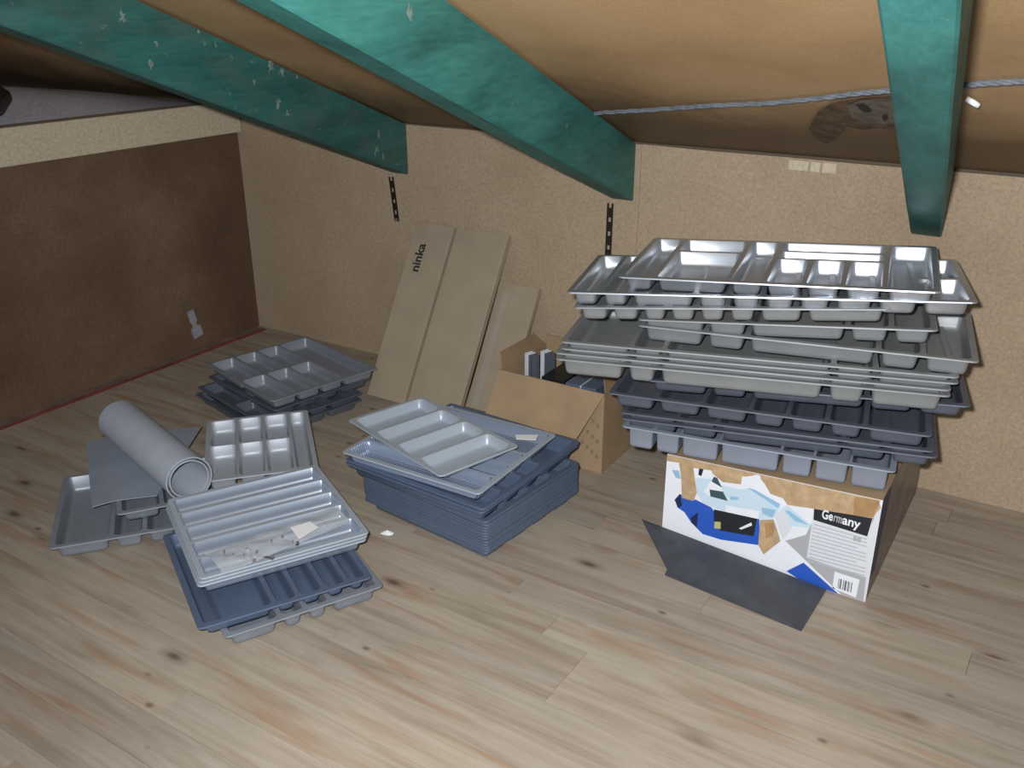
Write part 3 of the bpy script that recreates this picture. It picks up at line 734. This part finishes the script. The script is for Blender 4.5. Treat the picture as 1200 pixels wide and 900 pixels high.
# ------------------------------------------------------------------ open carton with profiles
x0, x1, y0, y1, hz = -1.428, -1.070, 2.178, 2.46, 0.255
e = empty('open_carton', ((x0+x1)/2, (y0+y1)/2, 0)); o0 = e.location.copy(); t = 0.004
def bx_(name, a, b, c_, d_, f, g, mat): return MB().box(a-o0.x, b-o0.x, c_-o0.y, d_-o0.y, f, g).build(name, mat, e)
bx_('bottom_panel', x0, x1, y0, y1, 0, 0.005, M['card'])
bx_('front_panel', x0, x1, y0, y0+t, 0.005, hz, M['card']); bx_('back_panel', x0, x1, y1-t, y1, 0.005, hz+0.03, M['card'])
bx_('side_panel', x0, x0+t, y0+t, y1-t, 0.005, hz, M['card']); bx_('side_panel', x1-t, x1, y0+t, y1-t, 0.005, hz, M['card'])
def flapq(name, q, n, mat, th=0.003): return MB().sheet([Vector(v) - o0 for v in q], n, th).build(name, mat, e)
# front flap folded out and down
flapq('front_flap', [(x0, y0-0.001, hz), (x1, y0-0.001, hz), (x1-0.045, y0-0.080, hz-0.120), (x0+0.0, y0-0.080, hz-0.120)], (0, -0.83, 0.55), M['card'])
# side flaps standing up, leaning inwards
flapq('side_flap', [(x1-0.002, y0+0.01, hz), (x1-0.002, y1-0.01, hz), (x1-0.035, y1-0.03, hz+0.045), (x1-0.035, y0+0.06, hz+0.045)], (1, 0, 0.3), M['cardin'])
flapq('side_flap', [(x0+0.002, y0+0.01, hz), (x0+0.002, y1-0.01, hz), (x0-0.03, y1-0.03, hz+0.035), (x0-0.03, y0+0.05, hz+0.035)], (-1, 0, 0.3), M['cardin'])
# printed dashes on the front panel, right part
for k in range(4):
    for r in range(3):
        a = x1-0.022-0.016*k; z = 0.045+0.05*r+0.012*k
        bx_('print_mark', a, a+0.009, y0-0.0006, y0, z, z+0.012, M['inkbrown'])
tag(e, 'open brown cardboard carton of metal profiles between the middle and tall stacks', 'carton')
def profile(px, pz, w, h, dep, mat, label, ry=0):
    o = empty('metal_profile', (px[0], px[1], 0.0052))
    mb = MB(); th = 0.0018
    mb.box(-w/2, w/2, -th/2, th/2, 0, h); mb.box(-w/2, -w/2+th, th/2, dep, 0, h); mb.box(w/2-th, w/2, th/2, dep, 0, h)
    mb.build('channel', mat, o); MB().box(w/2, w/2+0.018, th, dep, 0, h-0.004).build('dark_flange', M['slate'], o)
    o.rotation_euler = (0, math.radians(ry), math.radians(-18)); return tag(o, label, 'metal profile', 'profiles in the open carton')
profile((-1.372, 2.245), 0, 0.014, 0.292, 0.030, M['white'], 'silver channel profile standing at the open carton\'s outer end')
profile((-1.322, 2.255), 0, 0.014, 0.305, 0.030, M['white'], 'silver channel profile standing next to the black panel in the carton')
def panel(xa, xb, ya, yb_, h, mat, label, hl=False):
    o = empty('packed_board', ((xa+xb)/2, (ya+yb_)/2, 0.0052)); MB().box(-(xb-xa)/2, (xb-xa)/2, -(yb_-ya)/2, (yb_-ya)/2, 0, h).build('board', mat, o, bevel=0.002)
    if hl: MB().box(0.0, 0.003, -(yb_-ya)/2-0.0008, (yb_-ya)/2, 0.01, h+0.0008).build('edge_line', M['white'], o)
    return tag(o, label, 'panel', 'panels in the open carton')
panel(-1.292, -1.215, 2.20, 2.42, 0.250, M['black'], 'black block of panels packed in the open carton')
panel(-1.205, -1.105, 2.19, 2.42, 0.253, M['blue'], 'dark blue panel with pale edge line packed in the open carton', True)

# ------------------------------------------------------------------ printed saw carton under the tall stack
bx0, bx1, by0, by1 = -0.775, -0.262, 1.945, 2.545; hl_, hr_ = 0.246, 0.270
e = empty('printed_carton', ((bx0+bx1)/2, (by0+by1)/2, 0)); o0 = e.location.copy()
def R(*v): return Vector(v) - o0
def hx(name, a, b, c_, d_, za, zb0, zb1, mat):   # box whose top runs from zb0 (left) to zb1 (right)
    def top(x): return zb0 + (zb1-zb0)*(x-bx0)/(bx1-bx0)
    return MB().hexa([R(a,c_,za),R(b,c_,za),R(b,d_,za),R(a,d_,za)], [R(a,c_,top(a)),R(b,c_,top(b)),R(b,d_,top(b)),R(a,d_,top(a))]).build(name, mat, e)
front = hx('front_panel', bx0, bx1, by0, by0+0.005, 0, hl_, hr_, M['pwhite'])
hx('back_panel', bx0, bx1, by1-0.005, by1, 0, hl_, hr_, M['card'])
hx('side_panel', bx0, bx0+0.005, by0+0.005, by1-0.005, 0, hl_, hr_, M['card'])
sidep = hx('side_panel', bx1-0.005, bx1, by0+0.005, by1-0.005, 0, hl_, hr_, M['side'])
hx('bottom_panel', bx0+0.005, bx1-0.005, by0+0.005, by1-0.005, 0, 0.005, 0.005, M['card'])
def topflap(ya, yb_):
    return MB().hexa([R(bx0+0.001,ya,hl_-0.003),R(bx1-0.001,ya,hr_-0.003),R(bx1-0.001,yb_,hr_-0.003),R(bx0+0.001,yb_,hl_-0.003)],
                     [R(bx0+0.001,ya,hl_+0.0008),R(bx1-0.001,ya,hr_+0.0008),R(bx1-0.001,yb_,hr_+0.0008),R(bx0+0.001,yb_,hl_+0.0008)]).build('top_flap', M['card'], e)
topflap(by0+0.001, 2.24); topflap(2.243, by1-0.001)
MB().hexa([R(bx1,by0+0.002,0.06),R(bx1,by0+0.06,0.06),R(bx1,by0+0.10,0.262),R(bx1,by0+0.002,0.262)], [R(bx1+0.0004,by0+0.002,0.06),R(bx1+0.0004,by0+0.06,0.06),R(bx1+0.0004,by0+0.10,0.262),R(bx1+0.0004,by0+0.002,0.262)]).build('side_print', M['pnavy'], e)
def Z4(x, y): return (770+x/7.5, 520+y/7.5)
def Z5(x, y): return (900+x/5.625, 560+y/5.625)
def Z6(x, y): return (880+x/9, 600+y/9)
def decal(name, conv, px, mat, lay, parent=None):
    q = []
    for x, y in px:
        v = PY(*conv(x, y), by0); v.x = min(max(v.x, bx0+0.0005), bx1-0.0005); tp = hl_+(hr_-hl_)*(v.x-bx0)/(bx1-bx0)
        v.z = min(max(v.z, 0.0008), tp-0.0003); v.y = by0 - 0.0003*lay; q.append(v - o0)
    # fan out towards the viewer side of the panel
    mb = MB(); loop = [Vector((v.x, v.z, 0)) for v in q]; tr = tessellate_polygon([loop]); 
    fs = []
    for a, b, c_ in tr:
        fs.append((a, b, c_) if (loop[b]-loop[a]).cross(loop[c_]-loop[a]).z > 0 else (a, c_, b))
    mb.add(q, fs)
    return mb.build(name, mat, parent or e)
decal('printed_grey_area', Z5, [(110,415),(250,375),(300,275),(300,200),(690,265),(720,190),(740,200),(632,832),(480,785),(245,550)], M['pgrey'], 1)  # plain grey ground of the carton print
info = decal('information_block', Z5, [(302,205),(690,265),(660,660),(255,525),(290,300)], M['plight'], 2)
for k in range(11):
    y = 300+k*24; decal('text_line', Z5, [(300-k*3.5, y), (655-k*1.5-(60 if k % 4 == 3 else 0), y+100-(15 if k % 4 == 3 else 0)), (654-k*1.5-(60 if k % 4 == 3 else 0), y+108-(15 if k % 4 == 3 else 0)), (299-k*3.5, y+8)], M['ptext'], 3, info)
decal('symbol', Z5, [(565,380),(588,386),(583,418),(560,412)], M['pgrey'], 4, info); decal('symbol', Z5, [(592,388),(616,394),(611,425),(587,419)], M['pgrey'], 4, info)
band = decal('text_band', Z5, [(305,200),(690,265),(655,385),(300,275)], M['pblack'], 4)
lab = decal('barcode_label', Z5, [(440,615),(605,670),(580,788),(425,725)], M['pwhite'], 4)
for k, w in enumerate((5, 9, 3, 6, 10, 4, 8, 3, 7)):
    a = 468+k*10.5; b = a+w*0.8; sl = 0.33; decal('bar', Z5, [(a, 660+(a-468)*sl), (b, 660+(b-468)*sl), (b-9, 725+(b-468)*sl), (a-9, 725+(a-468)*sl)], M['pblack'], 5, lab)
decal('blue_triangle', Z6, [(375,622),(560,530),(930,882),(700,812),(480,690)], M['pblue'], 3)
decal('white_stripe', Z6, [(335,300),(362,300),(570,500),(950,880),(918,884),(555,530)], M['pwhite'], 4)
decal('edge_strip', Z5, [(722,188),(752,200),(690,500),(640,832),(626,828),(690,300)], M['plight'], 5)
decal('printed_accessory', Z5, [(95,195),(130,180),(285,310),(270,330),(120,310),(60,250)], M['ppale'], 3); decal('printed_accessory', Z5, [(110,215),(140,215),(270,310),(180,285)], M['psky'], 4)
decal('worn_corner', Z5, [(60,230),(110,215),(160,330),(100,410),(50,270)], M['plight'], 4)
# the pictured saw
decal('printed_saw_body', Z4, [(340,300),(480,310),(560,360),(720,400),(830,390),(1090,540),(1040,650),(890,662),(600,600),(400,520),(350,430)], M['ppale'], 1)
decal('printed_saw_table', Z4, [(600,540),(900,590),(890,662),(600,600)], M['pwhite'], 2)
decal('printed_saw_guard', Z4, [(470,330),(560,360),(600,500),(460,460),(410,420)], M['pwhite'], 2)
decal('printed_saw_slot', Z4, [(462,400),(580,420),(622,502),(470,462)], M['pteal'], 3); decal('printed_saw_slot', Z4, [(500,288),(530,300),(572,385),(480,330)], M['pteal'], 3)
decal('printed_saw_rail', Z4, [(800,388),(830,385),(1085,530),(1062,565)], M['psky'], 3); decal('printed_saw_foot', Z4, [(920,560),(1045,580),(1015,650),(925,612)], M['psky'], 3)
decal('printed_saw_arm', Z4, [(640,460),(720,470),(715,490),(650,495)], M['psky'], 3)
decal('printed_saw_motor', Z4, [(155,490),(200,440),(300,490),(340,490),(480,560),(500,592),(900,662),(905,892),(560,842),(400,792),(300,690),(240,600),(180,560)], M['pblue'], 2)
decal('printed_motor_vent', Z4, [(500,575),(880,658),(850,812),(560,762),(500,700)], M['pblack'], 3)
decal('printed_motor_vent', Z4, [(155,495),(205,440),(222,540),(190,562)], M['pnavy'], 3); decal('printed_motor_vent', Z4, [(296,650),(362,600),(350,735),(300,692)], M['pnavy'], 3)
decal('printed_yellow_mark', Z4, [(505,682),(560,686),(560,746),(505,742)], M['pyellow'], 4); decal('printed_flash', Z4, [(720,742),(830,690),(836,716),(742,752)], M['pwhite'], 4)
decal('printed_badge', Z4, [(130,230),(190,235),(212,310),(165,300)], M['psky'], 1)
# bare cardboard where the print is torn off
decal('torn_patch', Z4, [(0,40),(340,80),(600,120),(1200,200),(1200,530),(1110,465),(1000,440),(900,272),(750,290),(740,355),(580,335),(490,262),(480,232),(320,210),(352,430),(320,502),(220,472),(214,300),(195,165),(90,150)], M['torn'], 5)
decal('torn_patch', Z5, [(-60,0),(130,0),(740,100),(745,195),(690,262),(310,203),(130,176),(100,132),(40,112),(0,60)], M['torn'], 6)
decal('torn_patch', Z5, [(570,120),(745,130),(690,262),(565,240)], M['torndark'], 7)
decal('white_fragment', Z4, [(750,282),(800,290),(880,268),(950,352),(1000,440),(830,392),(738,362)], M['pwhite'], 7)
decal('white_fragment', Z4, [(325,212),(480,235),(490,290),(380,285),(340,290)], M['pwhite'], 6); decal('black_fragment', Z4, [(372,215),(412,222),(392,282),(365,270)], M['pblack'], 7)
# torn curl standing off the panel
q = [PY(*Z6(*v), by0) for v in ((100,80),(240,75),(320,290),(150,420),(92,330))]
q = [v - o0 + Vector((0, -0.0025 - 0.010*k, 0)) for v, k in zip(q, (0, 0, 0.6, 1.0, 0.8))]
MB().add([*q, *[v + Vector((0, 0.0015, 0)) for v in q]], [(0,4,3,2,1), (5,6,7,8,9)] + [(i, (i+1) % 5, 5+(i+1) % 5, 5+i) for i in range(5)]).build('torn_curl', M['torn'], e)
q = [PY(*Z6(*v), by0) - o0 + Vector((0, -k, 0)) for v, k in (((150,110),0.0045), ((240,110),0.004), ((265,230),0.0065), ((170,260),0.0095))]
MB().poly(q[::-1]).build('torn_curl_face', M['torndark'], e)
def letters(body, x0p, x1p, basepx, mat, lay):
    cu = bpy.data.curves.new('lettering', 'FONT'); cu.body = body; cu.size = 0.0325; cu.offset = 0.0007; cu.extrude = 0.0001
    t = bpy.data.objects.new('tmp', cu); COL.objects.link(t); dg = bpy.context.evaluated_depsgraph_get()
    me = bpy.data.meshes.new_from_object(t.evaluated_get(dg)); bpy.data.objects.remove(t); me.materials.clear(); me.materials.append(mat)
    xs = [v.co.x for v in me.vertices]; w = max(xs)-min(xs); mn = min(xs)
    a = PY(*Z5(*x0p), by0); b = PY(*Z5(*x1p), by0); ux = (b-a); Lx = ux.length; ux.normalize(); uy = Vector((-ux.z, 0, ux.x))
    o = link('lettering', me, band)
    for v in me.vertices: v.co.x = (v.co.x-mn)*Lx/w
    mt = Matrix((ux, uy, Vector((0, -1, 0)))).transposed().to_4x4(); a.y = by0-0.0003*lay; mt.translation = a - o0; o.matrix_local = mt
letters('Ge', (355,262), (426,281), None, M['pwhite'], 6)
letters('rm', (432,283), (484,298), None, M['pgrey'], 6)
letters('any', (488,299), (606,333), None, M['pwhite'], 6)
tag(e, 'torn white and blue printed carton picturing a saw, under the tall tray stack', 'carton')

# charcoal sheet leaning on the carton
q = [P(779,674,0.0), P(939,740,0.0), PY(968,694,by0-0.006), PY(752,609,by0-0.006), P(782,668,0.003)]
q[2].z = max(q[2].z, 0.004)
c = (q[0]+q[1])/2; c.z = 0; e = empty('charcoal_sheet', c)
v = [p - c for p in q]; n = (v[1]-v[0]).cross(v[3]-v[0]).normalized(); n = n if n.z > 0 else -n
k = len(v); mb = MB().add([p + n*0.0003 for p in v] + [p + n*0.0028 for p in v], [(0,3,2,1)[::1] if False else tuple(range(k))[::-1], tuple(range(k, 2*k))] + [(i, (i+1) % k, k+(i+1) % k, k+i) for i in range(k)])
mb.build('sheet', M['slab'], e); tag(e, 'charcoal grey plastic sheet leaning on the foot of the printed carton', 'plastic sheet')

# white paper scrap on the floor
sc = P(454,625,0.0); pts_ = []
for i in range(11):
    a = i/11*2*math.pi; r = 0.014+0.007*mnoise.noise(Vector((math.cos(a)*2, math.sin(a)*2, 5))); pts_.append(Vector((math.cos(a)*r*1.25, math.sin(a)*r, 0.001+0.004*abs(mnoise.noise(Vector((i*1.7, 3, 1)))))))
vs = [Vector((0, 0, 0.010))] + pts_ + [Vector((p.x*0.6, p.y*0.6, 0.0)) for p in pts_]; fs = [(0, 1+i, 1+(i+1) % 11) for i in range(11)] + [(12+i, 12+(i+1) % 11, 1+(i+1) % 11, 1+i)[::1] for i in range(11)] + [tuple(range(12, 23))[::-1]]
o = MB().add(vs, fs).build('paper_scrap', M['paper']); o.location = sc; tag(o, 'crumpled white paper scrap on the bare boards before the middle stack', 'paper')
